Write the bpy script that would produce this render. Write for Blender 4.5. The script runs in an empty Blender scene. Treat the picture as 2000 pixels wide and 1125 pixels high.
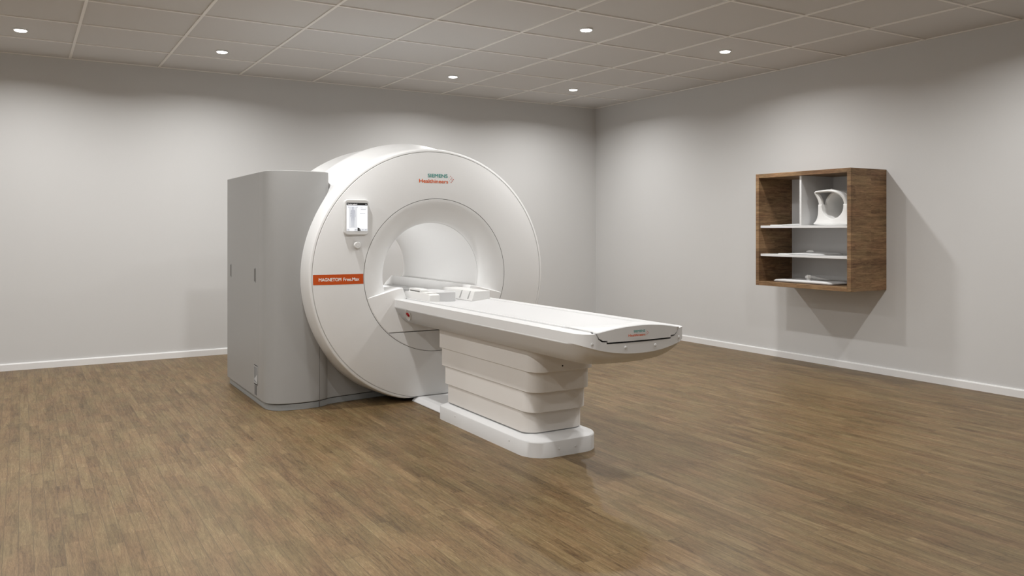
import bpy, bmesh, math, random
from math import sin, cos, pi, sqrt, radians
from mathutils import Vector, Matrix

random.seed(4)
COL = bpy.context.scene.collection

# ------------------------------------------------------------------ helpers
def link(o):
    COL.objects.link(o)
    return o

def tag(o, label=None, cat=None, group=None, kind=None):
    if label: o['label'] = label
    if cat: o['category'] = cat
    if group: o['group'] = group
    if kind: o['kind'] = kind
    return o

def thing(name, loc, label, cat, group=None):
    o = bpy.data.objects.new(name, None)
    o.empty_display_size = 0.1
    o.location = loc
    link(o)
    return tag(o, label, cat, group)

def obj(name, bm, mat, parent=None, smooth=35, bevel=0, seg=3, recalc=True, doubles=True):
    """bmesh in world coordinates -> one mesh object (child keeps its world place)."""
    if doubles: bmesh.ops.remove_doubles(bm, verts=bm.verts, dist=1e-5)
    if recalc: bmesh.ops.recalc_face_normals(bm, faces=bm.faces)
    pos = Vector((0, 0, 0))
    p = parent
    while p is not None:
        pos += p.location
        p = p.parent
    # origin of the mesh: its own centre at base
    if bm.verts:
        lo = Vector((min(v.co.x for v in bm.verts), min(v.co.y for v in bm.verts), min(v.co.z for v in bm.verts)))
        hi = Vector((max(v.co.x for v in bm.verts), max(v.co.y for v in bm.verts), max(v.co.z for v in bm.verts)))
        org = Vector(((lo.x+hi.x)/2, (lo.y+hi.y)/2, lo.z))
    else:
        org = Vector()
    for v in bm.verts: v.co -= org
    me = bpy.data.meshes.new(name)
    bm.to_mesh(me); bm.free()
    if smooth:
        for f in me.polygons: f.use_smooth = True
        me.set_sharp_from_angle(angle=radians(smooth))
    me.materials.append(mat)
    o = bpy.data.objects.new(name, me)
    o.location = org - pos
    if parent: o.parent = parent
    link(o)
    if bevel:
        b = o.modifiers.new('bevel', 'BEVEL')
        b.width = bevel; b.segments = seg; b.limit_method = 'ANGLE'; b.angle_limit = radians(40)
    return o

def BM(): return bmesh.new()

def add_box(bm, x0, x1, y0, y1, z0, z1):
    vs = [bm.verts.new((x, y, z)) for z in (z0, z1) for (x, y) in ((x0, y0), (x1, y0), (x1, y1), (x0, y1))]
    for f in ((0, 3, 2, 1), (4, 5, 6, 7), (0, 1, 5, 4), (1, 2, 6, 5), (2, 3, 7, 6), (3, 0, 4, 7)):
        bm.faces.new([vs[i] for i in f])
    return vs

def loft(bm, rings, closed=True, cap0=True, cap1=True):
    R = [[bm.verts.new(p) for p in r] for r in rings]
    n = len(R[0])
    m = n if closed else n-1
    for a, b in zip(R[:-1], R[1:]):
        for i in range(m):
            j = (i+1) % n
            bm.faces.new((a[i], a[j], b[j], b[i]))
    if cap0: bm.faces.new(R[0][::-1])
    if cap1: bm.faces.new(R[-1])
    return R

def prism_z(bm, poly, z0, z1):
    loft(bm, [[(x, y, z0) for x, y in poly], [(x, y, z1) for x, y in poly]])

def prism_y(bm, poly, y0, y1):           # poly in (x, z)
    loft(bm, [[(x, y0, z) for x, z in poly], [(x, y1, z) for x, z in poly]])

def prism_x(bm, poly, x0, x1):           # poly in (y, z)
    loft(bm, [[(x0, y, z) for y, z in poly], [(x1, y, z) for y, z in poly]])

def rrect(x0, x1, y0, y1, r, n=6):
    P = []
    for cx, cy, a0 in ((x0+r, y0+r, 180), (x1-r, y0+r, 270), (x1-r, y1-r, 0), (x0+r, y1-r, 90)):
        for k in range(n+1):
            a = radians(a0+90*k/n)
            P.append((cx+r*cos(a), cy+r*sin(a)))
    return P

def add_sphere(bm, c, r, sx=1, sy=1, sz=1, u=16, v=10):
    m = Matrix.Translation(c) @ Matrix.Diagonal((sx, sy, sz, 1))
    bmesh.ops.create_uvsphere(bm, u_segments=u, v_segments=v, radius=r, matrix=m)

def add_cyl(bm, p0, p1, r0, r1=None, n=24):
    if r1 is None: r1 = r0
    p0 = Vector(p0); p1 = Vector(p1); d = (p1-p0).normalized()
    up = Vector((0, 0, 1)) if abs(d.z) < .9 else Vector((1, 0, 0))
    a = d.cross(up).normalized(); b = d.cross(a)
    loft(bm, [[tuple(p+(a*cos(2*pi*k/n)+b*sin(2*pi*k/n))*r) for k in range(n)] for p, r in ((p0, r0), (p1, r1))])

def text_bm(s, height, bold=0.0, space=1.0):
    """flat text mesh in the XY plane, cap height = height, origin at left baseline; returns list of (verts, faces, width)"""
    cu = bpy.data.curves.new('t', 'FONT')
    cu.body = s; cu.size = 1.0; cu.offset = bold; cu.space_character = space; cu.fill_mode = 'FRONT'
    cu.resolution_u = 4
    o = bpy.data.objects.new('t', cu); COL.objects.link(o)
    dg = bpy.context.evaluated_depsgraph_get()
    me = bpy.data.meshes.new_from_object(o.evaluated_get(dg))
    bpy.data.objects.remove(o); bpy.data.curves.remove(cu)
    k = height/0.69
    vs = [(v.co.x*k, v.co.y*k) for v in me.vertices]
    fs = [tuple(p.vertices) for p in me.polygons]
    bpy.data.meshes.remove(me)
    x0 = min(v[0] for v in vs); x1 = max(v[0] for v in vs)
    return [(x-x0, y) for x, y in vs], fs, x1-x0

def put_text(bm, s, x0, x1, zb, height, yf, bold=0.0):
    """text facing -Y between x0 and x1, baseline zb; yf(x,z) gives the surface"""
    vs, fs, w = text_bm(s, height, 0)
    k = (x1-x0)/w
    for n, (dx, dz) in enumerate(((0, 0), (bold*height, 0), (-bold*height, 0), (0, bold*height*.7), (0, -bold*height*.7)) if bold else ((0, 0),)):
        V = []
        for x, z in vs:
            X = x0+x*k+dx; Z = zb+z+dz
            V.append(bm.verts.new((X, yf(X, Z)-.00001*n, Z)))
        for f in fs:
            try: bm.faces.new([V[i] for i in f])
            except ValueError: pass

# ------------------------------------------------------------------ materials
def mat(name, col, rough=.5, spec=.5, metal=0, emit=None, estr=0, bump=0, bscale=200, coat=0):
    m = bpy.data.materials.new(name); m.use_nodes = True
    nt = m.node_tree; b = nt.nodes['Principled BSDF']
    b.inputs['Base Color'].default_value = (*col, 1)
    b.inputs['Roughness'].default_value = rough
    b.inputs['Specular IOR Level'].default_value = spec
    b.inputs['Metallic'].default_value = metal
    if coat: b.inputs['Coat Weight'].default_value = coat
    if emit:
        b.inputs['Emission Color'].default_value = (*emit, 1)
        b.inputs['Emission Strength'].default_value = estr
    tc = nt.nodes.new('ShaderNodeTexCoord')
    n = nt.nodes.new('ShaderNodeTexNoise'); n.inputs['Scale'].default_value = bscale
    nt.links.new(tc.outputs['Object'], n.inputs['Vector'])
    # tiny tone variation keeps every finish procedural
    mx = nt.nodes.new('ShaderNodeMixRGB'); mx.blend_type = 'MULTIPLY'; mx.inputs[0].default_value = .04
    mx.inputs[1].default_value = (*col, 1)
    nt.links.new(n.outputs['Fac'], mx.inputs[2]); nt.links.new(mx.outputs[0], b.inputs['Base Color'])
    if bump:
        bp = nt.nodes.new('ShaderNodeBump'); bp.inputs['Strength'].default_value = bump; bp.inputs['Distance'].default_value = .001
        nt.links.new(n.outputs['Fac'], bp.inputs['Height']); nt.links.new(bp.outputs[0], b.inputs['Normal'])
    return m

def ramp(nt, stops):
    r = nt.nodes.new('ShaderNodeValToRGB')
    e = r.color_ramp.elements
    e[0].position, e[0].color = stops[0][0], (*stops[0][1], 1)
    e[1].position, e[1].color = stops[-1][0], (*stops[-1][1], 1)
    for p, c in stops[1:-1]:
        q = e.new(p); q.color = (*c, 1)
    return r

def srgb(r, g, b):
    f = lambda c: (c/255/12.92 if c/255 < .04045 else ((c/255+.055)/1.055)**2.4)
    return (f(r), f(g), f(b))

def wood(name, axes, length, row, tones, mortar=.0009, fine=.22, rough=.5, mortcol=(.05, .035, .02), grain=.55, bumpk=.15, offs=(0, 0), blk=(.20, .26), spec=.35, fib=.85):
    """axes: (grain axis, row axis) as 0/1/2 of world position"""
    m = bpy.data.materials.new(name); m.use_nodes = True
    nt = m.node_tree; L = nt.links; N = nt.nodes.new; b = nt.nodes['Principled BSDF']
    g = N('ShaderNodeNewGeometry'); sp = N('ShaderNodeSeparateXYZ'); L.new(g.outputs['Position'], sp.inputs[0])
    cb = N('ShaderNodeCombineXYZ')
    for i_, ax in enumerate(axes):          # an axis may be a pair, summed, so that end faces keep their grain
        if isinstance(ax, tuple):
            ad = N('ShaderNodeMath'); ad.operation = 'ADD'; L.new(sp.outputs[ax[0]], ad.inputs[0]); L.new(sp.outputs[ax[1]], ad.inputs[1]); L.new(ad.outputs[0], cb.inputs[i_])
        else: L.new(sp.outputs[ax], cb.inputs[i_])
    mp = N('ShaderNodeVectorMath'); mp.operation = 'ADD'; mp.inputs[1].default_value = (offs[0]+50.0, offs[1]+20.0, 0)
    L.new(cb.outputs[0], mp.inputs[0])
    def brick(w, h, mort, off, freq=2):
        t = N('ShaderNodeTexBrick'); t.offset = off; t.offset_frequency = freq; t.squash = 1
        t.inputs['Color1'].default_value = (0, 0, 0, 1); t.inputs['Color2'].default_value = (1, 1, 1, 1)
        t.inputs['Mortar'].default_value = (.5, .5, .5, 1)
        t.inputs['Scale'].default_value = 1; t.inputs['Mortar Size'].default_value = mort
        t.inputs['Mortar Smooth'].default_value = .3
        t.inputs['Brick Width'].default_value = w; t.inputs['Row Height'].default_value = h
        L.new(mp.outputs[0], t.inputs['Vector']); return t
    b1 = brick(length, row, mortar, .37, 3)
    b2 = brick(length*.31, row, 0, .43, 5)
    # tone per strip and per block in the strip
    def M(op, a, c):
        n = N('ShaderNodeMath'); n.operation = op
        for i, v in enumerate((a, c)):
            if isinstance(v, (int, float)): n.inputs[i].default_value = v
            else: L.new(v, n.inputs[i])
        return n.outputs[0]
    # grain
    vm = N('ShaderNodeMapping'); vm.inputs['Scale'].default_value = (2.2, 26, 1); L.new(mp.outputs[0], vm.inputs[0])
    add = N('ShaderNodeVectorMath'); add.operation = 'ADD'
    sc = N('ShaderNodeVectorMath'); sc.operation = 'SCALE'; sc.inputs['Scale'].default_value = 7.0
    L.new(b1.outputs['Color'], sc.inputs[0]); L.new(vm.outputs[0], add.inputs[0]); L.new(sc.outputs[0], add.inputs[1])
    n1 = N('ShaderNodeTexNoise'); n1.inputs['Scale'].default_value = 1.6; n1.inputs['Detail'].default_value = 7; n1.inputs['Roughness'].default_value = .62
    n1.inputs['Distortion'].default_value = 1.1
    L.new(add.outputs[0], n1.inputs['Vector'])
    vm2 = N('ShaderNodeMapping'); vm2.inputs['Scale'].default_value = (9, 150, 1); L.new(mp.outputs[0], vm2.inputs[0])
    n2 = N('ShaderNodeTexNoise'); n2.inputs['Scale'].default_value = 2.2; n2.inputs['Detail'].default_value = 4; L.new(vm2.outputs[0], n2.inputs['Vector'])
    vm5 = N('ShaderNodeMapping'); vm5.inputs['Scale'].default_value = (16, 330, 1)
    ad5 = N('ShaderNodeVectorMath'); ad5.operation = 'ADD'; sc5 = N('ShaderNodeVectorMath'); sc5.operation = 'SCALE'; sc5.inputs['Scale'].default_value = 9.0
    nw = N('ShaderNodeTexNoise'); nw.inputs['Scale'].default_value = 9.0; nw.inputs['Detail'].default_value = 2; L.new(mp.outputs[0], nw.inputs['Vector'])
    L.new(mp.outputs[0], vm5.inputs[0]); L.new(nw.outputs['Color'], sc5.inputs[0]); L.new(vm5.outputs[0], ad5.inputs[0]); L.new(sc5.outputs[0], ad5.inputs[1])
    n5 = N('ShaderNodeTexNoise'); n5.inputs['Scale'].default_value = 1.0; n5.inputs['Detail'].default_value = 3; n5.inputs['Roughness'].default_value = .6; L.new(ad5.outputs[0], n5.inputs['Vector'])
    n3 = N('ShaderNodeTexNoise'); n3.inputs['Scale'].default_value = 2.6; n3.inputs['Detail'].default_value = 3; L.new(mp.outputs[0], n3.inputs['Vector'])
    v = M('ADD', M('MULTIPLY', b1.outputs['Color'], blk[0]), M('MULTIPLY', b2.outputs['Color'], blk[1]))
    v = M('ADD', v, M('MULTIPLY', n1.outputs['Fac'], grain))
    v = M('ADD', v, M('MULTIPLY', n2.outputs['Fac'], fine))
    v = M('ADD', v, M('MULTIPLY', n3.outputs['Fac'], .22))
    v = M('ADD', v, M('MULTIPLY', M('SUBTRACT', n5.outputs['Fac'], .5), fib))
    v = M('SUBTRACT', v, .20-(.46-blk[0]-blk[1])*.5+(fine-.22)*.5+(grain-.55)*.5)
    r = ramp(nt, tones); L.new(v, r.inputs[0])
    # reddish drift
    n4 = N('ShaderNodeTexNoise'); n4.inputs['Scale'].default_value = 3.1; n4.inputs['Detail'].default_value = 2
    vm4 = N('ShaderNodeMapping'); vm4.inputs['Scale'].default_value = (1, 3, 1); vm4.inputs['Location'].default_value = (7, 3, 0)
    L.new(mp.outputs[0], vm4.inputs[0]); L.new(vm4.outputs[0], n4.inputs['Vector'])
    rr = ramp(nt, [(.35, (.97, 1.0, .95)), (.65, (1.06, .98, .96))]); L.new(n4.outputs['Fac'], rr.inputs[0])
    mu = N('ShaderNodeMixRGB'); mu.blend_type = 'MULTIPLY'; mu.inputs[0].default_value = 1
    L.new(r.outputs[0], mu.inputs[1]); L.new(rr.outputs[0], mu.inputs[2])
    mm = N('ShaderNodeMixRGB'); mm.inputs[2].default_value = (*mortcol, 1)
    L.new(M('MULTIPLY', b1.outputs['Fac'], .55), mm.inputs[0]); L.new(mu.outputs[0], mm.inputs[1])
    L.new(mm.outputs[0], b.inputs['Base Color'])
    b.inputs['Roughness'].default_value = rough; b.inputs['Specular IOR Level'].default_value = spec
    bp = N('ShaderNodeBump'); bp.inputs['Strength'].default_value = bumpk; bp.inputs['Distance'].default_value = .0015
    L.new(n1.outputs['Fac'], bp.inputs['Height']); L.new(bp.outputs[0], b.inputs['Normal'])
    return m

M_wall = mat('wall_paint', (.645, .642, .636), .85, .2, bump=.08, bscale=260)
M_ceil = mat('ceiling_tile_mineral', (.66, .65, .64), .95, .1, bump=.25, bscale=420)
M_grid = mat('ceiling_grid_paint', (.88, .86, .83), .5, .3)
M_base = mat('baseboard_paint', (.82, .815, .81), .45, .4)
M_white = mat('white_cover_plastic', (.79, .79, .785), .42, .4)
M_bore = mat('bore_plastic', (.86, .857, .85), .45, .4)
M_bed = mat('table_white_plastic', (.69, .69, .688), .45, .4)
M_mattress = mat('mattress_vinyl', (.64, .64, .64), .55, .3)
M_bellows = mat('bellows_plastic', (.74, .715, .685), .5, .35)
M_grey = mat('grey_cabinet_lacquer', (.345, .342, .335), .45, .4)
M_plinth = mat('grey_plinth', (.30, .31, .31), .4, .4)
M_dark = mat('dark_gap', (.02, .02, .02), .8, .2)
M_seam = mat('grey_seam', (.17, .16, .15), .7, .2)
M_red = mat('red_button', (.36, .01, .012), .5, .15)
M_orange = mat('orange_band_print', srgb(196, 80, 22), .5, .3)
M_oprint = mat('orange_print', srgb(222, 98, 34), .5, .2)
M_rprint = mat('red_print', srgb(196, 62, 30), .5, .2)
M_teal = mat('teal_print', srgb(58, 150, 142), .5, .2)
M_wprint = mat('white_print', (.9, .88, .86), .5, .2)
M_bezel = mat('display_bezel', (.72, .72, .71), .35, .5)
M_knob = mat('knob_plastic', (.7, .69, .68), .35, .5)
M_screen = mat('lit_screen', (.5, .5, .5), .25, .4, emit=(.93, .95, 1), estr=.78)
M_scrgrey = mat('lit_screen_grey', (.4, .41, .43), .25, .4, emit=(.78, .80, .84), estr=.65)
M_scrdark = mat('lit_screen_dark', (.03, .03, .03), .25, .4)
M_scrtext = mat('lit_screen_text', (.9, .9, .9), .25, .4, emit=(1, 1, 1), estr=.7)
M_scrmid = mat('lit_screen_midgrey', (.3, .3, .32), .25, .4, emit=(.5, .52, .56), estr=.25)
M_shelfw = mat('white_shelf_laminate', (.74, .74, .74), .4, .4)
M_coil = mat('coil_plastic', (.78, .775, .76), .38, .5)
M_coilin = mat('coil_inner_plastic', (.55, .545, .53), .5, .4)
M_pad = mat('pad_plastic', (.66, .66, .66), .45, .4)
M_lamp = mat('lamp_diffuser', (.9, .9, .9), .4, .3, emit=(1, .97, .93), estr=14)
M_borefill = mat('bore_fill_glow', (.9, .9, .9), .4, .3, emit=(1, .98, .95), estr=3)  # glow of the strip added to brighten the bore
M_lampring = mat('lamp_ring', (.8, .8, .8), .4, .4)

TF = [(.02, srgb(52, 39, 25)), (.30, srgb(90, 72, 48)), (.5, srgb(109, 90, 62)), (.70, srgb(123, 104, 74)), (.98, srgb(147, 128, 95))]
M_floor = wood('oak_strip_floor', (1, 0), .85, .0565, TF, mortar=.0014, fine=.45, rough=.42, offs=(0, .012), blk=(.13, .17), grain=1.0, spec=.3)
TW = [(.05, srgb(52, 37, 26)), (.32, srgb(93, 70, 49)), (.5, srgb(121, 95, 68)), (.68, srgb(145, 117, 86)), (.95, srgb(172, 144, 110))]
M_woodx = wood('shelf_oak_side', ((0, 1), 2), .62, .085, TW, mortar=.0002, rough=.5, bumpk=.1, blk=(.12, .08), grain=1.1, fine=.45, fib=.4)
M_woody = wood('shelf_oak_front', (1, (0, 2)), .7, .12, TW, mortar=.0002, rough=.5, bumpk=.1, blk=(.12, .08), grain=1.1, fine=.45, fib=.4)

# ------------------------------------------------------------------ room
XR, YB, H = 6.909, 9.188, 3.0485
XL, YF = -3.3, -1.6
def slab(name, m, *b):
    bm = BM(); add_box(bm, *b)
    o = obj(name, bm, m, smooth=0); tag(o, kind='structure'); return o
slab('floor', M_floor, XL-.1, XR+.1, YF-.1, YB+.1, -.1, 0)
slab('ceiling', M_ceil, XL-.1, XR+.1, YF-.1, YB+.1, H+.005, H+.12)
slab('wall_back', M_wall, XL-.1, XR+.1, YB, YB+.12, 0, H+.005)
slab('wall_right', M_wall, XR, XR+.12, YF-.1, YB, 0, H+.005)
slab('wall_left', M_wall, XL-.12, XL, YF-.1, YB, 0, H+.005)
slab('wall_front', M_wall, XL, XR, YF-.12, YF, 0, H+.005)
def baseboard(name, p0, p1, inward):
    # slim skirting with a bevelled top edge
    bm = BM()
    prof = [(0, 0), (.016, 0), (.016, .058), (.012, .066), (0, .068)]
    d = Vector(inward)
    loft(bm, [[(p[0]+d.x*a, p[1]+d.y*a, z) for a, z in prof] for p in (p0, p1)])
    o = obj(name, bm, M_base, smooth=0); tag(o, kind='structure')
baseboard('baseboard_back', (XL, YB), (XR, YB), (0, -1))
baseboard('baseboard_right', (XR, YB), (XR, YF), (-1, 0))
baseboard('baseboard_left', (XL, YF), (XL, YB), (1, 0))
baseboard('baseboard_front', (XL, YF), (XR, YF), (0, 1))

T = .8153; OX, OY = XR-.7898, YB-.7931
gx = []; x = OX
while x > XL: gx.append(x); x -= T
gy = []; y = OY
while y > YF: gy.append(y); y -= T
bm = BM()
for x in gx: add_box(bm, x-.011, x+.011, YF, YB, H-.004, H+.008)
tag(obj('trim_1', bm, M_grid, smooth=0), kind='structure')
bm = BM()
for y in gy:
    xs = [XL]+sorted(gx)+[XR]
    for a, c in zip(xs[:-1], xs[1:]):
        add_box(bm, a+(.011 if a != XL else 0), c-(.011 if c != XR else 0), y-.011, y+.011, H-.004, H+.008)
tag(obj('trim_2', bm, M_grid, smooth=0), kind='structure')
bm = BM()
for b in ((XL, XR, YB-.012, YB), (XL, XR, YF, YF+.012), (XR-.012, XR, YF, YB), (XL, XL+.012, YF, YB)):
    add_box(bm, *b, H-.003, H+.008)
tag(obj('trim_3', bm, M_grid, smooth=0), kind='structure')

# ------------------------------------------------------------------ lights
LAMP_W = 24.5
def downlight(x, y, label, group, proto=[None]):
    if proto[0] is None:
        t = thing('ceiling_downlight', (x, y, H), label, 'ceiling light', group)
        bm = BM()
        pr = [(.056, .004), (.056, -.005), (.053, -.0085), (.048, -.0085), (.047, -.004), (.047, .004)]
        n = 40
        rings = [[(x+r*cos(2*pi*k/n), y+r*sin(2*pi*k/n), H+z) for k in range(n)] for r, z in pr]
        loft(bm, rings+[rings[0]], cap0=False, cap1=False)
        obj('bezel', bm, M_lampring, t)
        bm = BM()
        pr = [(.047, -.007), (.043, -.013), (.03, -.016), (.012, -.0172)]
        loft(bm, [[(x+r*cos(2*pi*k/n), y+r*sin(2*pi*k/n), H+z) for k in range(n)] for r, z in pr], cap0=True, cap1=True)
        obj('diffuser', bm, M_lamp, t)
        proto[0] = t
    else:
        t = proto[0].copy(); COL.objects.link(t); t.location = (x, y, H)
        t['label'] = label
        t['group'] = group
        for ch in list(proto[0].children):
            c = ch.copy(); COL.objects.link(c); c.parent = t
    la = bpy.data.lights.new('downlight_lamp', 'AREA'); la.shape = 'DISK'; la.size = .10
    la.energy = LAMP_W; la.color = (1, .995, .985); la.spread = radians(157)
    lo = bpy.data.objects.new('downlight_lamp', la); lo.location = (x, y, H-.0178); link(lo)
    return t
G1 = 'round white downlights in the tiled ceiling'
seen = {(5.715, 8.05): 'round ceiling downlight nearest the room corner, smallest of the six in the photo',
        (4.088, 8.05): 'round ceiling downlight above and behind the top of the scanner ring',
        (1.633, 8.05): 'round ceiling downlight near the grey cabinet side of the back wall, second from the left',
        (-.006, 8.05): 'leftmost round ceiling downlight near the upper left edge of the view',
        (4.088, 5.57): 'large round ceiling downlight at the top centre, right of the scanner logo',
        (5.715, 5.57): 'round ceiling downlight closest to the right wall above the wall shelf'}
for (x, y), lb in seen.items(): downlight(x, y, lb, G1)
G2 = 'downlights of the same ceiling outside the view'
for x in (-2.46, -.006, 1.633, 4.088, 5.715):
    for y in (8.05, 5.57, 3.09, .61):  # last row is added fill for the pedestal and scanner front
        if (x, y) in seen or (y < 1 and x > 2): continue
        downlight(x, y, 'unseen round white ceiling downlight above or beside the camera, outside the photo', G2)

# ------------------------------------------------------------------ MRI scanner
CX, CZ, AX, AZ = 2.833, .998, 1.01, .99
def lathe(bm, prof, n=160, zmin=.032, a0=0, a1=2*pi, caps=False):
    full = abs(a1-a0-2*pi) < 1e-6
    rings = []
    m = n if full else n+1
    for Y, r in prof:
        ring = []
        for k in range(m):
            a = a0+(a1-a0)*k/n
            ring.append((CX+AX*r*cos(a), Y, max(zmin, CZ+AZ*r*sin(a))))
        rings.append(ring)
    loft(bm, rings, closed=full, cap0=False, cap1=False)

def face_y(x, z):
    r = sqrt(((x-CX)/AX)**2+((z-CZ)/AZ)**2)
    t = max(0, (r-.612)/.373)
    return 5.85+.046*t*t

S = thing('mri_scanner', (CX, 6.6, 0), 'large white ring-shaped MRI scanner with grey side cabinet standing on the wood floor', 'mri scanner')
# outer shell: rim, waisted barrel, rear ring, rear face
bm = BM()
prof = [(5.93, .95), (5.915, .9885), (5.902, .9895), (5.8985, .992), (5.9005, 1.003), (5.904, 1.0085), (5.909, 1.0105), (5.93, 1.0145), (5.96, 1.0185), (6.0, 1.0225), (6.06, 1.0245),
        (6.14, 1.026), (6.20, 1.032), (6.27, 1.050), (6.34, 1.075), (6.39, 1.093), (6.42, 1.100), (6.45, 1.098), (6.55, 1.078), (6.68, 1.064),
        (6.80, 1.070), (6.9, 1.085), (6.98, 1.097), (7.05, 1.092), (7.25, 1.06), (7.42, 1.03), (7.58, .96), (7.64, .80), (7.66, .62)]
lathe(bm, prof, 192, .034)
obj('outer_shell', bm, M_white, S, smooth=40)
# front cover disc
bm = BM()
prof = [(5.875, .6112), (5.853, .6112)]
for k in range(13):
    t = k/12; r = .6122+(.984-.6122)*t
    prof.append((5.85+.046*((r-.612)/.373)**2, r))
prof += [(5.899, .9858), (5.915, .9858)]
lathe(bm, prof, 192, .040)
obj('front_cover', bm, M_white, S, smooth=30)
bm = BM(); lathe(bm, [(5.9045, .985), (5.9045, .9895)], 192, .038)
obj('rim_groove', bm, mat('groove_shadow_plastic', (.62, .61, .59), .6, .3), S, smooth=30)
# bore surround (funnel)
bm = BM()
prof = [(5.875, .607), (5.853, .608), (5.850, .6065)]
for k in range(1, 25):
    t = k/24*pi/2
    prof.append((5.85+.115*(1-cos(t))**.95, .605-.185*sin(t)**1.12))
lathe(bm, prof, 160)
obj('bore_surround', bm, M_white, S, smooth=40)
bm = BM()
lathe(bm, [(5.966, .4195), (6.0, .4185), (6.4, .418), (7.0, .418), (7.25, .418), (7.35, .4195), (7.45, .426), (7.54, .442), (7.61, .47), (7.65, .52), (7.66, .62)], 160)
obj('bore_tube', bm, M_bore, S, smooth=40)
bm = BM(); lathe(bm, [(5.9655, .421), (5.9655, .4182)], 128)
obj('bore_edge_seam', bm, M_bezel, S, smooth=0)
bm = BM(); lathe(bm, [(5.8525, .6065), (5.8525, .6120)], 160)
obj('surround_seam', bm, M_seam, S, smooth=0)

def arcpts(r, z0, z1, side, n=14):
    """points on the circle r between heights z0..z1 on the given side, bottom up"""
    P = []
    a0 = math.asin((z0-CZ)/(AZ*r)); a1 = math.asin((z1-CZ)/(AZ*r))
    for k in range(n+1):
        a = a0+(a1-a0)*k/n
        P.append((CX+side*AX*r*cos(a), CZ+AZ*r*sin(a)))
    return P
# docking shelf: fills the foot of the funnel and carries on through the bore as side rails
bm = BM()
R = .603
r_ = arcpts(R, .563, .836, 1); l_ = arcpts(R, .563, .836, -1)
poly = r_ + [(CX+.46, .867), (CX+.38, .889), (CX+.305, .905), (CX+.298, .905), (CX+.272, .838), (CX+.268, .80), (CX-.268, .80), (CX-.272, .838), (CX-.298, .905), (CX-.305, .905), (CX-.38, .889), (CX-.46, .867)] + l_[::-1]
prism_y(bm, poly, 5.849, 5.99)
# rails through the bore
for s in (-1, 1):
    q = [(CX+s*.298, .905), (CX+s*.345, .900), (CX+s*.412, .892), (CX+s*.40, .80), (CX+s*.268, .80), (CX+s*.272, .838)]
    if s < 0: q = q[::-1]
    y1 = 7.50
    a = [(x, 5.98, z) for x, z in q]; b = [(x, y1+(.905-z)*1.3, z) for x, z in q]
    loft(bm, [a, b])
prism_y(bm, [(CX-.40, .70), (CX+.40, .70), (CX+.40, .802), (CX-.40, .802)], 5.98, 7.62)
obj('docking_shelf', bm, M_bore, S, smooth=25, bevel=.004)
bm = BM()
r_ = arcpts(R, .402, .557, 1); l_ = arcpts(R, .402, .557, -1)
prism_y(bm, r_+l_[::-1], 5.849, 5.95)
obj('lower_apron', bm, M_white, S, smooth=25, bevel=.002)
bm = BM(); prism_y(bm, [(CX-.413, .558), (CX+.413, .558), (CX+.413, .562), (CX-.413, .562)], 5.8493, 5.94)
obj('apron_seam', bm, M_seam, S, smooth=0)
bm = BM(); add_cyl(bm, (CX-.065, 5.975, CZ+.4135), (CX-.065, 5.975, CZ+.409), .005, n=12)
obj('laser_window', bm, M_dark, S)

# added glowing strip that brightens the bore, resting on the near side rail
bm = BM(); add_box(bm, CX-.385, CX-.36, 6.10, 7.30, .896, .904)
obj('bore_fill_strip', bm, M_borefill, S, smooth=0)
la = bpy.data.lights.new('bore_fill_lamp', 'AREA'); la.shape = 'RECTANGLE'; la.size = .022; la.size_y = 1.2; la.energy = 4.6; la.color = (1, .99, .975)  # added fill light, the bore has no visible source
lo = bpy.data.objects.new('bore_fill_lamp', la); lo.location = (CX-.3725, 6.70, .9055); lo.rotation_euler = (0, radians(180+52), 0); link(lo)

# grey side cabinet
arc = [(1.565, 6.27), (1.567, 6.225), (1.577, 6.178), (1.598, 6.137), (1.635, 6.107), (1.69, 6.086), (1.76, 6.074), (1.83, 6.070), (1.895, 6.074), (1.95, 6.087)]
arc2 = arc + [(1.99, 6.104), (2.025, 6.130), (2.047, 6.165), (2.056, 6.21)]
bm = BM()
loft(bm, [[(x, y, z) for x, y in arc2+[(2.06, 6.9), (1.60, 6.9), (1.565, 6.372)]] for z in (.052, 1.80)])
obj('cabinet_front_panel', bm, M_grey, S, smooth=30, bevel=.004)
bm = BM()
prism_z(bm, [(1.565, 6.376), (1.60, 6.376), (1.60, 6.9), (2.06, 6.9), (2.06, 7.49), (1.565, 7.49)], .052, 1.80)
obj('cabinet_side_panel', bm, M_grey, S, smooth=30, bevel=.004)
bm = BM()
pl = [(x+(.012 if x < 1.7 else 0), y+.009) for x, y in arc]
prism_z(bm, pl+[(1.99, 6.112), (2.04, 6.150), (2.12, 6.172), (2.5, 6.225), (CX, 6.245), (CX+.45, 6.26), (CX+.5, 6.4), (CX+.5, 7.3), (1.6, 7.47), (1.577, 7.45)], 0, .046)
obj('floor_plinth', bm, M_plinth, S, smooth=30, bevel=.003)
bm = BM()
prism_z(bm, [(1.9535, 6.0905), (1.978, 6.103), (2.01, 6.126), (2.05, 6.146), (2.12, 6.163), (2.5, 6.216), (CX, 6.236), (CX+.4, 6.24), (CX+.4, 7.2), (1.97, 7.2), (1.9535, 6.3)], .052, .60)
obj('filler_panel', bm, M_grey, S, smooth=30, bevel=.002)

bm = BM(); add_box(bm, 1.9500, 1.9535, 6.0862, 6.12, .003, .462)
obj('panel_seam', bm, M_seam, S, smooth=0)

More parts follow.
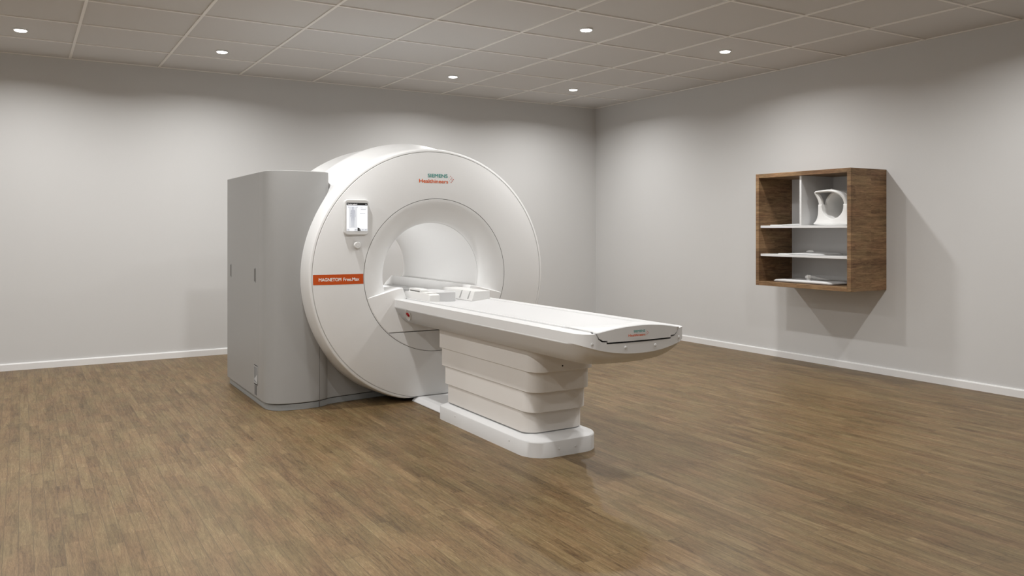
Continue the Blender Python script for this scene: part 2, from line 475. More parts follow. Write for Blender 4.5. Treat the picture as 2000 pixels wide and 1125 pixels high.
def slot(yc, z0, z1, w, inner, name='handle_slot', depth=.02):
    # raised thin rim around a recessed insert on the cabinet's left face
    X0 = 1.565
    bm = BM()
    o_ = rrect(yc-w/2, yc+w/2, z0, z1, w*.18); i_ = rrect(yc-w/2+.008, yc+w/2-.008, z0+.008, z1-.008, w*.12)
    loft(bm, [[(X0+.002, a, b) for a, b in o_], [(X0-.002, a, b) for a, b in o_], [(X0-.002, a, b) for a, b in i_], [(X0+.0005, a, b) for a, b in i_]], cap0=False, cap1=False)
    f = obj(name, bm, M_plinth, S, smooth=30)
    bm = BM(); prism_x(bm, i_, X0-.0012, X0-.0004)
    obj('recess', bm, inner, f, smooth=0)
    return f
slot(7.346, .942, 1.058, .05, M_seam)
slot(6.492, .943, 1.058, .055, M_seam)
# cable outlet with slanted chute and its vent slots
bm = BM()
X0 = 1.565; y0, y1, z0, z1 = 6.405, 6.515, .158, .296
o_ = rrect(y0, y1, z0, z1, .012); i_ = rrect(y0+.009, y1-.009, z0+.009, z1-.009, .006)
loft(bm, [[(X0+.002, a, b) for a, b in o_], [(X0-.004, a, b) for a, b in o_], [(X0-.004, a, b) for a, b in i_], [(X0+.001, a, b) for a, b in i_]], cap0=False, cap1=False)
f = obj('cable_outlet', bm, mat('outlet_frame', (.42, .42, .42), .45, .4), S, smooth=30)
bm = BM(); prism_x(bm, i_, X0-.0016, X0-.0006); obj('recess', bm, mat('outlet_inner', (.27, .275, .28), .6, .3), f, smooth=0)
bm = BM(); prism_x(bm, [(y0+.012, z0+.012), (y1-.012, z0+.03), (y0+.012, z0+.075)], X0-.0036, X0-.0012); obj('chute', bm, mat('chute_plastic', (.55, .56, .57), .5, .4), f, smooth=0)
for q0, q1 in ((z0-.008, z0-.003), (z1+.002, z1+.005)):
    bm = BM(); add_box(bm, X0-.0032, X0-.001, y0+.004, y1-.004, q0, q1)
    obj('edge_gap', bm, M_dark, f, smooth=0)
bm = BM()
for c in range(2):
    for k in range(9):
        zz = .138-k*.0085; yy = 6.437+c*.036
        add_box(bm, X0-.0016, X0-.0002, yy, yy+.024, zz, zz+.0036)
obj('vent_slots', bm, M_dark, S, smooth=0)

# display, knob, name band, logo
def fl(d): return lambda x, z: face_y(x, z)-d
bm = BM()
yd = 5.833
prism_y(bm, rrect(2.062, 2.250, 1.317, 1.583, .026), yd, 5.872)
D = obj('control_display', bm, M_bezel, S, smooth=30, bevel=.006)
sx0, sx1, sz0, sz1 = 2.0755, 2.2395, 1.3455, 1.5575
def flat(name, mt, polys, y, par):
    bm = BM()
    for p in polys:
        bm.faces.new([bm.verts.new((x, y, z)) for x, z in p])
    return obj(name, bm, mt, par, smooth=0, recalc=False, doubles=False)
def rect(a, b, c, d): return [(a, c), (b, c), (b, d), (a, d)]
scr = flat('screen', M_screen, [rect(sx0, sx1, sz0, sz1)], yd-.0006, D)
def sx(u): return sx0+(sx1-sx0)*u
def sz(v): return sz1-(sz1-sz0)*v
flat('screen_header', M_scrdark, [rect(sx(0), sx(1), sz(.088), sz(0))], yd-.0010, scr)
bm = BM(); put_text(bm, 'No patient registered', sx(.05), sx(.50), sz(.064), .0075, lambda x, z: yd-.0014, .03)
obj('screen_header_text', bm, M_scrtext, scr, smooth=0, recalc=False, doubles=False)
flat('screen_panels', M_scrgrey, [rect(sx(.12), sx(.50), sz(.89), sz(.13)), rect(sx(0), sx(.15), sz(1), sz(.915)), rect(sx(.36), sx(1), sz(1), sz(.915)), rect(sx(.03), sx(.56), sz(.145), sz(.13))], yd-.0009, scr)
flat('screen_header_icon', M_scrtext, [rect(sx(.91), sx(.945), sz(.06), sz(.03))], yd-.0014, scr)
def body(cx, top, hgt):
    hh = hgt
    P = [(0, 0), (.03, .004), (.043, .03), (.042, .07), (.028, .105), (.026, .125), (.07, .15), (.108, .165), (.12, .21), (.13, .34), (.14, .47), (.128, .52), (.115, .47), (.105, .36), (.092, .25), (.088, .36), (.092, .48), (.088, .62), (.07, .78), (.062, .94), (.075, .985), (.03, .99), (.024, .92), (.022, .78), (.012, .60), (0, .52)]
    R_ = [(cx+x*hh, top-y*hh) for x, y in P]
    L_ = [(cx-x*hh, top-y*hh) for x, y in P[::-1][1:-1]]
    return R_+L_
flat('screen_figure', mat('lit_screen_figure', (.3, .31, .35), .3, .3, emit=(.58, .60, .66), estr=.6), [body(sx(.30), sz(.145), .151)], yd-.0013, scr)
th = []
for k in range(9):
    a = pi/2*k/8; th.append((sx(.52)+.024*cos(a), sz(.995)+.026*sin(a)))
flat('screen_dial', M_scrdark, [[(sx(.52), sz(.995))]+th], yd-.0014, scr)
marks = [rect(sx(.58), sx(.63), sz(.965), sz(.945)), rect(sx(.42), sx(.455), sz(.965), sz(.94)), rect(sx(.76), sx(.79), sz(.965), sz(.94)), rect(sx(.9), sx(.94), sz(.965), sz(.94)),
         rect(sx(.06), sx(.12), sz(.165), sz(.153)), rect(sx(.47), sx(.53), sz(.165), sz(.153)), rect(sx(.64), sx(.78), sz(.175), sz(.166)), rect(sx(.91), sx(.94), sz(.19), sz(.165)),
         rect(sx(.67), sx(.93), sz(.235), sz(.218)), rect(sx(.63), sx(.68), sz(.32), sz(.312)), rect(sx(.63), sx(.90), sz(.375), sz(.363)), rect(sx(.18), sx(.25), sz(.375), sz(.367)), rect(sx(.18), sx(.25), sz(.467), sz(.460)), rect(sx(.06), sx(.09), sz(.96), sz(.945))]
for mk in marks: flat('screen_mark', M_scrmid, [mk], yd-.0016, scr)

bm = BM()
kx, kz = 2.161, 1.2395
add_cyl(bm, (kx+.004, face_y(kx, kz)+.004, kz), (kx, face_y(kx, kz)-.006, kz), .030, .029, 40)
K = obj('control_knob', bm, M_knob, S, smooth=40)
bm = BM(); add_cyl(bm, (kx, face_y(kx, kz)-.006, kz), (kx, face_y(kx, kz)-.028, kz), .0265, .0245, 40)
obj('knob_cap', bm, M_bezel, K, smooth=40, bevel=.003)
yk = face_y(kx, kz)-.0292
flat('knob_mark', M_wprint, [[(kx-.004, kz-.004), (kx+.005, kz), (kx-.004, kz+.005)]], yk, K)

bm = BM()
NX = 28
x0, x1 = 1.868, 2.226
def xl(z):  # outer end follows the groove
    return CX-AX*sqrt(.9835**2-((z-CZ)/AZ)**2)
def xr(z): return CX-AX*sqrt(.6145**2-((z-CZ)/AZ)**2)
zs = [.9475+.0755*k/4 for k in range(5)]
rings = []
for z in zs:
    rings.append([(xl(z)+(xr(z)-xl(z))*k/NX, 0, z) for k in range(NX+1)])
rings = [[(x, face_y(x, z)-.0009, z) for x, _, z in r] for r in rings]
loft(bm, rings, closed=False, cap0=False, cap1=False)
B = obj('name_band', bm, M_orange, S, smooth=30)
bm = BM()
put_text(bm, 'MAGNETOM', 1.881, 2.043, .9735, .0235, fl(.0016), .038)
put_text(bm, 'Free.Max', 2.060, 2.180, .9735, .0235, fl(.0016), .038)
obj('band_lettering', bm, M_wprint, B, smooth=0, recalc=False, doubles=False)
def logo(par, xa, xb, z, k, yf, b1=.034):
    """xa..xb extents of the lower word, z its baseline"""
    w = xb-xa
    bm = BM(); put_text(bm, 'Healthineers', xa, xb, z, .112*w, yf, b1)
    L1 = obj('logo_lower_word', bm, M_oprint, par, smooth=0, recalc=False, doubles=False)
    bm = BM(); put_text(bm, 'SIEMENS', xa+.305*w, xb-.008*w, z+.178*w, .108*w, yf, b1)
    obj('logo_upper_word', bm, M_teal, par, smooth=0, recalc=False, doubles=False)
    bm = BM()
    for px, py, r in ((1498, 408, 12), (1458, 455, 7), (1538, 457, 14), (1420, 497, 6), (1503, 500, 14), (1582, 503, 17), (1465, 543, 8), (1543, 545, 15), (1508, 590, 12)):
        X = xb+(px-1405)/930*w*1.0; Z = z+(620-py)/930*w; rr = r/930*w*1.02
        P = [(X+rr*cos(2*pi*q/12), Z+rr*sin(2*pi*q/12)) for q in range(12)]
        bm.faces.new([bm.verts.new((a, yf(a, c), c)) for a, c in P])
    obj('logo_dots', bm, M_rprint, par, smooth=0, recalc=False, doubles=False)
logo(S, 2.678, 2.930, 1.727, 1, fl(.0012))

# ------------------------------------------------------------------ patient table
P = thing('patient_table', (CX, 4.65, 0), 'long white patient table on a stepped pedestal, docked to the scanner opening', 'examination table')
def plan(hw, yf, yb, r, rb=.025, bow=0.0, n=10):
    Q = []
    for cx, cy, rad, a0 in ((-hw+r, yf+r, r, 180), (hw-r, yf+r, r, 270), (hw-rb, yb-rb, rb, 0), (-hw+rb, yb-rb, rb, 90)):
        for k in range(n+1):
            a = radians(a0+90*k/n); x = cx+rad*cos(a); y = cy+rad*sin(a)
            if a0 in (180, 270): y -= bow*(1-(x/hw)**2)
            Q.append((CX+x, y))
    return Q
bm = BM()
rings = []
for z, d in ((0, .0), (.088, .0), (.094, .003), (.097, .008), (.112, .05), (.117, .075), (.117, .11)):
    rings.append([(x, y, z) for x, y in plan(.263-d, 4.045+d, 5.285-d*.3, .14-d*.5, .025, .018)])
loft(bm, rings)
obj('pedestal_base', bm, M_bed, P, smooth=30)
bm = BM(); prism_z(bm, plan(.210, 4.165, 5.24, .08), .116, .137); obj('pedestal_gap', bm, M_plinth, P, smooth=30)
for hw, yf, yb, z0, z1 in ((.216, 4.158, 5.247, .122, .262), (.222, 4.125, 5.282, .250, .390), (.227, 4.092, 5.325, .376, .515), (.233, 4.060, 5.352, .502, .64)):
    bm = BM()
    rings = [[(x, y, z) for x, y in plan(hw-d, yf+d, yb-d, .09)] for z, d in ((z0, .004), (z0+.003, 0), (z1, 0))]
    loft(bm, rings)
    obj('bellows_tier', bm, M_bellows, P, smooth=30)
def stud(c, n, r=.008, par=None):
    bm = BM(); add_sphere(bm, c, r, *( (1, .3, 1) if n == 'y' else (.3, 1, 1) ))
    obj('stud', bm, M_bed, par or P, smooth=60)
stud((CX-.263, 5.03, .066), 'x', .008); stud((CX-.263, 4.30, .062), 'x', .008)
stud((CX-.075, 4.030, .046), 'y', .006); stud((CX+.045, 4.029, .046), 'y', .006)
bm = BM(); add_cyl(bm, (CX-.03, 4.062, .535), (CX-.03, 4.0585, .535), .005, n=12); obj('screw_hole', bm, M_dark, P)

# floor plate between pedestal and scanner
bm = BM()
loft(bm, [[(CX+s*hx, y, z) for s, y in ((-1, 5.27), (1, 5.27), (1, 5.93), (-1, 5.93))] for z, hx in ((0, .186), (.008, .186), (.030, .158), (.036, .145))])
obj('floor_plate', bm, M_bed, P, smooth=0, bevel=.004)

# tub under the table: lofted cross sections
HW = .365
def zc(x):            # lower edge of the rail band
    return .762-.060*(1-min(1, abs(x)/HW)**2.2)
tubx = [(1.0, 0), (.985, .030), (.955, .062), (.915, .090), (.865, .114), (.79, .132), (.68, .140), (.5, .143), (.25, .144)]
def hwy(y):
    """half width of the plan outline at y (rounded front corners)"""
    r = .10; y0 = 3.385
    if y >= y0+r: return HW
    t = max(0, min(1, (y-y0)/r))
    return HW-r*(1-sqrt(1-(1-t)**2))
def yfront(x):
    """front line of the table in plan"""
    a = abs(x); r = .10
    b = 3.366+.25*a*a
    if a > HW-r:
        d = (a-(HW-r))/r
        b = 3.366+.25*(HW-r)**2 + r*(1-sqrt(max(0, 1-d*d)))
    return b
NU = 26
bm = BM()
TS = [(1, .762), (.985, .750), (.940, .728), (.890, .696), (.815, .664), (.725, .640), (.60, .628), (.45, .624), (.3, .622), (.15, .621), (0, .620)]
base_ring = []
for fx_, z_ in TS: base_ring.append((-fx_*HW, z_, zc(fx_*HW)))
for fx_, z_ in TS[::-1][1:]: base_ring.append((fx_*HW, z_, zc(fx_*HW)))
steps = [(0, 0), (.004, .06), (.018, .24), (.040, .45), (.07, .64), (.11, .80), (.16, .92), (.23, .98), (.32, 1.0)]
rings = []
for dy, s in steps:
    ring = []
    for X, zf, zt in base_ring:
        yy = yfront(X)+.004+dy*(1 if abs(X) < .27 else max(.0, 1-(abs(X)-.27)/.095*.5))
        zstart = zt+.004
        ring.append((CX+X*(1-.0*s), yy, zstart+(min(zf, zt)-zstart)*s))
    rings.append(ring)
# corner skin: straight part
rings.append([(CX+X, 3.80, zf) for X, zf, zt in base_ring])
rings.append([(CX+X, 5.849, zf) for X, zf, zt in base_ring])
loft(bm, rings, closed=False, cap0=False, cap1=False)
# lid closing the tub below the table top
tub = obj('table_tub', bm, M_bed, P, smooth=50)
sol = tub.modifiers.new('thick', 'SOLIDIFY'); sol.thickness = .006; sol.offset = -1

# rail frame: side bands, front band, side top strips
ZT = .816
bm = BM()
IN = .2648
for s in (-1, 1):
    out = [(s*HW, 5.849), (s*HW, 4.6), (s*HW, 3.9)]
    for k in range(0, 13):
        a = k/12
        X = HW-.10*(1-cos(a*pi/2)) if k < 12 else HW-.10
        out.append((s*X, yfront(X)))
    if s: out = [p_ for p_ in out if abs(p_[0]) > .2875]
    out.append((s*.287, yfront(.287)))
    inn = [(s*.287, 3.425)] + [(s*IN, 3.45), (s*IN, 5.849)]
    top = [(CX+x, y, ZT) for x, y in out+inn]
    mid = [(CX+x, y, ZT-.004) for x, y in out+inn]
    bot = [(CX+x, y, (zc(x) if y < 3.55 else .762)) for x, y in out+inn]
    loft(bm, [bot, top])
# front band: below the stepped gap
step = [(-.287, .815), (-.270, .787), (-.262, .783), (-.250, .773), (-.222, .772), (-.221, .761), (.221, .761), (.222, .772), (.250, .774), (.262, .784), (.270, .790), (.287, .815)]
xs = []
for (xa, za), (xb, zb) in zip(step[:-1], step[1:]):
    n = 10 if abs(xb-xa) > .1 else 2
    for k in range(n): xs.append((xa+(xb-xa)*k/n, za+(zb-za)*k/n))
xs.append(step[-1])
F = [(CX+x, yfront(x), z) for x, z in xs]; Bk = [(CX+x, yfront(x)+.03, z) for x, z in xs]
F0 = [(CX+x, yfront(x), zc(x)) for x, z in xs]; B0 = [(CX+x, yfront(x)+.03, zc(x)) for x, z in xs]
loft(bm, [[a, b, c, d] for a, b, c, d in zip(F, Bk, B0, F0)])
obj('rail_frame', bm, M_bed, P, smooth=35)
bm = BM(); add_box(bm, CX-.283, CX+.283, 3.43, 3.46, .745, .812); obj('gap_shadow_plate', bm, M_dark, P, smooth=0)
for x, z in ((-.305, .765), (-.105, .738), (.10, .736), (.285, .764)):
    stud((CX+x, yfront(x)-.001, z), 'y', .0085)

# end cover with arched top
def cz0(x): return .822+.031*(1-min(1, (x/.285))**2)
bm = BM()
NXc = 24
low = [(-.284, .820), (-.266, .792), (-.258, .789), (-.246, .781), (-.217, .780), (-.216, .770), (.216, .770), (.217, .781), (.246, .782), (.258, .791), (.266, .796), (.284, .820)]
def zlow(x):
    for (xa, za), (xb, zb) in zip(low[:-1], low[1:]):
        if xa <= x <= xb: return za+(zb-za)*((x-xa)/(xb-xa) if xb > xa else 0)
    return .82
xs = sorted(set([-.284+.568*k/NXc for k in range(NXc+1)]+[a for a, _ in low]))
def sm(t): t = max(0, min(1, t)); return t*t*(3-2*t)
def ZE(x): return (.8250 if abs(x) > .234 else .8255-.016*(1-(x/.234)**2))
rows = []
yfc = lambda x: yfront(x)-.002
rows.append([(CX+x, yfc(x)+.035, zlow(x)) for x in xs])
rows.append([(CX+x, yfc(x), zlow(x)) for x in xs])
rows.append([(CX+x, yfc(x), cz0(x)-.004) for x in xs])
rows.append([(CX+x, yfc(x)+.004, cz0(x)) for x in xs])
def xcov(x, y):
    # side edges run in from .284 at the front to .264 along the rails
    return x*(.284-.0196*sm((y-3.38)/.08))/.284
for k in range(1, 15):
    t = k/14; y = 3.385+.31*t
    rows.append([(CX+xcov(x, y), max(y, yfc(x)+.004+.02*t), ZE(x)+(cz0(x)-ZE(x))*(1-sm(t))) for x in xs])
loft(bm, rows, closed=False, cap0=False, cap1=False)
bmc = BM(); add_box(bmc, CX-.2644, CX+.2644, 3.462, 3.672, .79, .8192)
obj('cover_base', bmc, M_bed, P, smooth=0)
EC = obj('end_cover', bm, M_bed, P, smooth=38)
so = EC.modifiers.new('thick', 'SOLIDIFY'); so.thickness = .004; so.offset = -1
logo(EC, CX-.088, CX+.025, .7935, .5, lambda x, z: yfront(x-CX)-.0045, .025)

# moving table top with lips, grooves and dished mattress
bm = BM()
sec = [(-.264, .790), (-.264, .8235), (-.256, .8245), (-.250, .8245), (-.249, .8215), (-.243, .8215), (-.242, .8245), (-.233, .8245), (-.2325, .796)]
half = sec
full = half+[(-x, z) for x, z in half[::-1]]
loft(bm, [[(CX+x, y, z) for x, z in full] for y in (3.672, 7.45)])
obj('table_top', bm, M_bed, P, smooth=25)
bm = BM()
rows = []
nx = 20
def mz(x): return .8247-.016*(1-(abs(x)/.232)**2)
for y, dz, e in ((3.68, -.006, 0), (3.70, 0, 0), (4.5, 0, 0), (5.6, 0, 0), (7.40, 0, 0), (7.41, -.008, 0)):
    rows.append([(CX-.2328+.4656*k/nx, y, mz(-.2328+.4656*k/nx)+dz) for k in range(nx+1)])
loft(bm, rows, closed=False, cap0=False, cap1=False)
mt = obj('mattress', bm, M_mattress, P, smooth=50)
so = mt.modifiers.new('thick', 'SOLIDIFY'); so.thickness = .012; so.offset = -1

# emergency stop on the tub's left flank
def flank(z):
    """x of the tub flank at height z (left side)"""
    for (fa, za_), (fb, zb_) in zip(TS[:-1], TS[1:]):
        if zb_ <= z <= za_: return CX-HW*(fa+(fb-fa)*(z-za_)/(zb_-za_))
    return CX-HW
ey, ez = 5.662, .713
nrm = Vector((flank(ez+.01)-flank(ez-.01), 0, .02)).normalized()   # tangent upward
tanv = nrm; nv = Vector((-tanv.z, 0, tanv.x)); nv = nv if nv.x < 0 else -nv
c0 = Vector((flank(ez), ey, ez))
along = Vector((0, 1, 0)); upv = tanv
ang = radians(-36)
e1 = along*cos(ang)+upv*sin(ang); e2 = -along*sin(ang)+upv*cos(ang)
def oval(a, b, d, n=32, pw=.8):
    R_ = []
    for k in range(n):
        t = 2*pi*k/n
        ca = abs(cos(t))**pw*(1 if cos(t) >= 0 else -1); sa = abs(sin(t))**pw*(1 if sin(t) >= 0 else -1)
        R_.append(tuple(c0+e1*a*ca+e2*b*sa+nv*d))
    return R_
bm = BM()
loft(bm, [oval(.078, .032, -.002), oval(.078, .032, .0035), oval(.070, .027, .0045), oval(.062, .022, .001)], cap0=False, cap1=False)
ES = obj('emergency_button', bm, M_bed, P, smooth=40)
bm = BM(); loft(bm, [oval(.063, .023, -.001), oval(.063, .023, .0008)]); obj('button_recess', bm, M_bellows, ES)
bm = BM()
cc = c0 - e1*.010
add_cyl(bm, tuple(cc), tuple(cc+nv*.010), .0195, .0175, 6)
obj('button_cap', bm, M_red, ES, smooth=0, bevel=.002)

# ------------------------------------------------------------------ connectors on the table top
def connector(name, label, cat, group, build):
    t = thing(name, build[0], label, cat, group)
    return t
tb = .822
# left: low wedge with grip
t = thing('coil_connector', (2.61, 5.75, tb), 'low white coil connector with sloped end and grip, nearest the emergency button', 'coil connector', 'white coil connectors at the scanner end of the table')
bm = BM()
prism_x(bm, [(5.48, .812), (6.02, .812), (5.93, .872), (5.86, .880), (5.50, .876), (5.48, .87)], 2.590, 2.672)
obj('housing', bm, M_coil, t, smooth=20, bevel=.004)
bm = BM()
ps = [(5.88, .878), (5.88, .895), (5.86, .902), (5.68, .902), (5.66, .895), (5.66, .878), (5.68, .878), (5.68, .888), (5.86, .888), (5.86, .878)]
prism_x(bm, ps, 2.600, 2.66)
obj('grip', bm, M_coil, t, smooth=20, bevel=.002)
bm = BM(); prism_x(bm, [(5.53, .874), (5.63, .874), (5.63, .884), (5.53, .884)], 2.592, 2.665)
obj('latch', bm, M_coil, t, smooth=20, bevel=.002)
# middle: rounded box with a slot
t = thing('coil_connector', (2.80, 5.85, tb), 'white box-shaped coil connector with a dark slot, middle of the three', 'coil connector', 'white coil connectors at the scanner end of the table')
bm = BM()
loft(bm, [[(x, y, z) for x, y in rrect(2.676, 2.852, 5.56, 6.20, .016, 4)] for z in (.8075, .874)])
for v in bm.verts:
    if v.co.z > .85: v.co.z += .010*(1-(v.co.y-5.56)/.64)*1.0
obj('housing', bm, M_mattress, t, smooth=20, bevel=.006)
bm = BM(); add_box(bm, 2.772, 2.842, 5.598, 5.609, .876, .8839); add_box(bm, 2.836, 2.842, 5.585, 5.609, .876, .8839)
obj('slot', bm, M_seam, t, smooth=0)
# right: block with two diagonal grooves
t = thing('coil_connector', (3.02, 5.6, tb), 'white block-shaped coil connector with two slanted grooves, rightmost of the three', 'coil connector', 'white coil connectors at the scanner end of the table')
bm = BM()
lo_ = [(2.930, 5.455), (3.088, 5.455), (3.088, 6.02), (2.930, 6.02)]
hi_ = [(2.956, 5.455), (3.088, 5.455), (3.088, 6.02), (2.956, 6.02)]
loft(bm, [[(x, y, .812) for x, y in lo_], [(x, y, .887) for x, y in hi_]])
obj('housing', bm, M_coil, t, smooth=20, bevel=.003)
for ya in (5.520, 5.655):
    bm = BM()
    def sp_(y, z, d): return (2.930+(z-tb)/.065*.026-d, y, z)
    q = [(ya, tb+.004), (ya+.014, tb+.004), (ya+.010, .884), (ya-.004, .884)]
    loft(bm, [[sp_(y, z, .0012) for y, z in q], [sp_(y, z, -.004) for y, z in q]])
    obj('groove', bm, mat('groove_grey', (.42, .42, .41), .6, .3), t, smooth=0)

# ------------------------------------------------------------------ wall shelf
W = thing('wall_shelf', (6.65, 5.25, .793), 'dark oak box shelf with white inner boards hung on the right wall', 'wall shelf')
fx, bx = 6.39, XR
ya, yb = 4.70, 5.807
za, zb = .793, 1.914; tk = .040
def panel(name, m, *b, bevel=.0012):
    bm = BM(); add_box(bm, *b); return obj(name, bm, m, W, smooth=0, bevel=bevel, seg=1)
M_fronty = wood('shelf_oak_edge_y', (1, 2), .5, .2, [(p, tuple(min(1, q*1.6) for q in c)) for p, c in TW], mortar=.0002, bumpk=.1)
M_frontz = wood('shelf_oak_edge_z', (2, 1), .5, .2, [(p, tuple(min(1, q*1.6) for q in c)) for p, c in TW], mortar=.0002, bumpk=.1)
panel('side_panel', M_woodx, fx, bx, ya, ya+tk, za, zb)
panel('side_panel', M_woodx, fx, bx, yb-tk, yb, za, zb)
panel('top_panel', M_woody, fx, bx, ya+tk, yb-tk, zb-tk, zb)
panel('bottom_panel', M_woody, fx, bx, ya+tk, yb-tk, za, za+tk)
panel('back_panel', M_shelfw, 6.885, 6.905, ya+tk, yb-tk, za+tk, zb-tk, bevel=0)
panel('shelf_board', M_shelfw, 6.415, 6.885, ya+tk, yb-tk, 1.371, 1.394)
panel('shelf_board', M_shelfw, 6.415, 6.885, ya+tk, yb-tk, 1.087, 1.110)
panel('divider', M_shelfw, 6.415, 6.885, 5.262, 5.285, 1.394, zb-tk)
panel('partition_lining', M_shelfw, 6.42, 6.885, ya+tk, ya+tk+.008, 1.394, zb-tk, bevel=0)

# flexible coil mats lying on the boards
def mat_pad(name, label, x0, x1, y0, y1, z, th, wav, group, plug=None, tilt=0, second=None):
    t = thing(name, ((x0+x1)/2, (y0+y1)/2, z), label, 'coil mat', group)
    bm = BM()
    nx_, ny_ = 14, 30
    def hgt(u, v):
        base = wav*(.5+.5*sin(v*9.0+u*2.0))*(1-abs(2*v-1)**4)
        return base+tilt*u*(1-abs(2*v-1)**3)
    for top in (0, 1):
        pass
    rings = []
    outl = rrect(0, 1, 0, 1, .12, 5)
    # rounded outline lofted: bottom edge, bulging side, top edge, inner top
    for ins, zz in ((.02, 0), (.0, .3), (.0, .7), (.02, 1.0), (.10, 1.02), (.25, 1.03), (.40, 1.03)):
        ring = []
        for u, v in outl:
            uu = .5+(u-.5)*(1-2*ins); vv = .5+(v-.5)*(1-2*ins)
            ring.append((x0+(x1-x0)*uu, y0+(y1-y0)*vv, z+.0005+th*zz+hgt(uu, vv)*(.25+.75*zz)))
        rings.append(ring)
    loft(bm, rings)
    obj('mat_body', bm, M_pad, t, smooth=50)
    if plug: plug(t)
    if second:
        a, b, c, d, zz = second
        bm = BM(); loft(bm, [[(x, y, q) for x, y in rrect(a, b, c, d, .03, 4)] for q in (z+.0005, zz-.003)]+[[(x, y, zz) for x, y in rrect(a+.004, b-.004, c+.004, d-.004, .028, 4)]])
        obj('cable_flap', bm, M_pad, t, smooth=30)
    return t
GP = 'flat flexible coil mats on the wall shelf'
def plug_low(t):
    bm = BM()
    add_cyl(bm, (6.515, 5.282, .895), (6.545, 5.262, .895), .022, .022, 28)
    pg = obj('plug', bm, M_coil, t, smooth=40, bevel=.003)
    bm = BM(); add_cyl(bm, (6.505, 5.2887, .895), (6.516, 5.2813, .895), .012, .015, 24); obj('plug_tip', bm, M_pad, pg, smooth=40)
    bm = BM()
    rings = []
    for k, (x, y, z, a, b) in enumerate(((6.54, 5.265, .895, .018, .018), (6.57, 5.245, .889, .02, .017), (6.63, 5.215, .876, .024, .012), (6.70, 5.18, .868, .028, .006))):
        rings.append([(x+a*cos(q*pi/6)*.55, y+a*cos(q*pi/6)*.83, z+b*sin(q*pi/6)) for q in range(12)])
    loft(bm, rings); obj('cable_neck', bm, M_pad, t, smooth=50)
    bm = BM(); add_box(bm, 6.518, 6.56, 5.252, 5.287, .858, .878); obj('plug_foot', bm, M_pad, t, smooth=0, bevel=.004)
mat_pad('flexible_coil_mat', 'grey wavy coil mat with an upright round plug on the bottom of the wall shelf', 6.46, 6.84, 4.97, 5.665, za+tk, .020, .014, GP, plug_low)
def plug_mid(t):
    bm = BM()
    rings = []
    for (y, z, r) in ((5.40, 1.138, .006), (5.37, 1.141, .012), (5.34, 1.141, .013), (5.315, 1.136, .007)):
        rings.append([(6.66+r*cos(q*pi/5), y, z+r*.8*sin(q*pi/5)) for q in range(10)])
    loft(bm, rings); obj('plug', bm, M_coil, t, smooth=50)
mat_pad('flexible_coil_mat', 'thin flat coil mat with small raised plug on the wall shelf middle board', 6.44, 6.82, 5.08, 5.46, 1.110, .009, .006, GP, plug_mid, tilt=.014, second=(6.46, 6.7, 5.42, 5.60, 1.1185))
mat_pad('flexible_coil_mat', 'small thin coil mat in the upper left compartment of the wall shelf', 6.44, 6.80, 5.30, 5.54, 1.394, .008, .003, GP, None, tilt=.018, second=(6.46, 6.7, 5.50, 5.70, 1.4035))

# head coil
HC = thing('head_coil', (6.64, 5.03, 1.394), 'white helmet-shaped head coil with round opening in the upper right shelf compartment', 'head coil')
hy, hz, ri, ro = 4.962, 1.575, .117, .148
def xring(x, r, n=64): return [(x, hy+r*cos(2*pi*k/n), hz+r*sin(2*pi*k/n)) for k in range(n)]
bm = BM()
R_ = [xring(6.56, ri), xring(6.553, ri+.004), xring(6.550, ri+.015), xring(6.556, ro-.003), xring(6.57, ro), xring(6.70, ro), xring(6.80, ro-.006), xring(6.83, ro-.03), xring(6.83, ri-.03), xring(6.80, ri-.014), xring(6.70, ri-.004)]
loft(bm, R_+[R_[0]], cap0=False, cap1=False)
obj('shell', bm, M_coil, HC, smooth=50)
bm = BM()
loft(bm, [xring(6.81, ri-.012), xring(6.815, .05)])
obj('rear_cap', bm, M_coilin, HC, smooth=40)
# front plate: U-shaped, sides drawn in above a flared rocker foot
zb0 = 1.394
L_ = [(5.120, 1.592), (5.121, 1.56), (5.1225, 1.525), (5.126, 1.496), (5.133, 1.468), (5.143, 1.446), (5.158, 1.427), (5.176, 1.414), (5.175, 1.406), (5.155, 1.401), (5.10, 1.3965), (5.03, zb0+.0005), (4.90, zb0+.0005), (4.83, 1.3965), (4.785, 1.401), (4.763, 1.407), (4.764, 1.415), (4.777, 1.430), (4.790, 1.452), (4.799, 1.485), (4.803, 1.525), (4.804, 1.592)]
I_ = []
a1 = math.asin((1.592-hz)/ri)
for k in range(25):
    a = a1+(-pi-2*a1)*k/24
    I_.append((hy-ri*cos(a), hz+ri*sin(a)))
# inner arc runs from the right horn (small y) under the hole to the left horn
bm = BM()
poly = L_+I_
def shrink(P_, d):
    out = []
    n = len(P_)
    for i in range(n):
        a = Vector(P_[i-1]); b = Vector(P_[i]); c = Vector(P_[(i+1) % n])
        t = (c-a).normalized(); nn = Vector((-t.y, t.x))
        out.append((b.x+nn.x*d, b.y+nn.y*d))
    return out
area = sum(poly[i-1][0]*poly[i][1]-poly[i][0]*poly[i-1][1] for i in range(len(poly)))
sg = 1 if area > 0 else -1
sh = shrink(poly, .006*sg); sh2 = shrink(poly, .002*sg)
cl = lambda P_: [(y, max(z, zb0+.0003)) for y, z in P_]
loft(bm, [[(6.476, y, z) for y, z in cl(sh)], [(6.478, y, z) for y, z in cl(sh2)], [(6.484, y, z) for y, z in cl(poly)], [(6.66, y, z) for y, z in cl(poly)], [(6.665, y, z) for y, z in cl(sh)]])
obj('front_plate', bm, M_coil, HC, smooth=40)
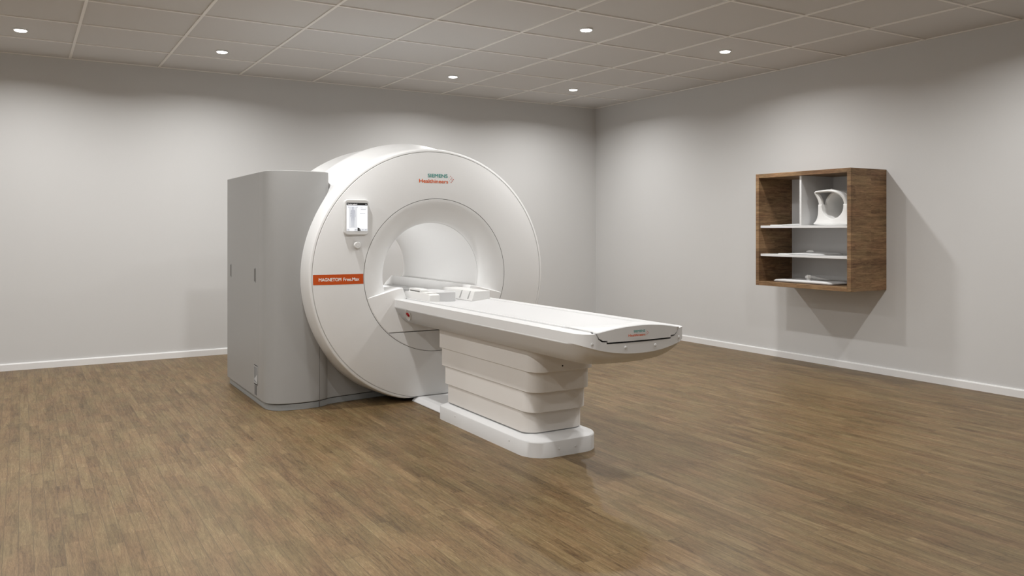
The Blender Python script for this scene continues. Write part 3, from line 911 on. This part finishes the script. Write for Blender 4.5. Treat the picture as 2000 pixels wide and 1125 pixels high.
def strip(bm, path):
    """path of (x, y, z, half width along x, half thickness): rounded bar"""
    rings = []
    for i, p in enumerate(path):
        a = Vector(path[max(0, i-1)][:3]); b = Vector(path[min(len(path)-1, i+1)][:3])
        d = (b-a).normalized(); wv = Vector((1, 0, 0)); wv = (wv-d*wv.dot(d)).normalized(); nn = d.cross(wv).normalized()
        c = Vector(p[:3])
        rg = []
        for k in range(16):
            t = 2*pi*k/16; ct = abs(cos(t))**.7*(1 if cos(t) >= 0 else -1); st = abs(sin(t))**.7*(1 if sin(t) >= 0 else -1)
            rg.append(tuple(c+wv*p[3]*ct+nn*p[4]*st))
        rings.append(rg)
    loft(bm, rings)
bm = BM()
strip(bm, [(6.503, 5.100, 1.562, .024, .0195), (6.501, 5.099, 1.60, .024, .020), (6.496, 5.108, 1.64, .024, .019), (6.488, 5.124, 1.675, .025, .017), (6.480, 5.138, 1.696, .026, .014), (6.477, 5.141, 1.707, .028, .012), (6.478, 5.128, 1.712, .030, .011),
           (6.482, 5.08, 1.715, .034, .0115), (6.486, 5.02, 1.717, .042, .013), (6.488, 4.96, 1.718, .048, .014), (6.486, 4.905, 1.706, .040, .0145), (6.486, 4.862, 1.682, .030, .016), (6.492, 4.834, 1.645, .025, .017), (6.500, 4.824, 1.60, .024, .019), (6.503, 4.824, 1.562, .024, .0195)])
fr = obj('face_frame', bm, M_coil, HC, smooth=60)
sb = fr.modifiers.new('sub', 'SUBSURF'); sb.levels = 1; sb.render_levels = 2
bm = BM()
add_cyl(bm, (6.50, 4.985, 1.730), (6.50, 4.985, 1.737), .016, .012, 20)
obj('top_button', bm, M_coil, fr, smooth=40)

# ------------------------------------------------------------------ camera & view
cam = bpy.data.cameras.new('camera')
cam.sensor_width = 36; cam.sensor_fit = 'HORIZONTAL'
cam.lens = 1590.3/2000*36
cam.shift_y = -(562.5-446.34)/2000
cam.clip_start = .05; cam.clip_end = 60
co = bpy.data.objects.new('camera', cam); link(co)
co.location = (0, 0, 1.365)
co.rotation_euler = (pi/2, 0, -.5423)
sc = bpy.context.scene
sc.camera = co
w = bpy.data.worlds.new('world'); sc.world = w; w.use_nodes = True
w.node_tree.nodes['Background'].inputs[0].default_value = (.05, .05, .05, 1)
w.node_tree.nodes['Background'].inputs[1].default_value = .2
vs = sc.view_settings
vs.view_transform = 'Standard'; vs.look = 'None'; vs.gamma = 1; vs.exposure = 0; vs.use_curve_mapping = False
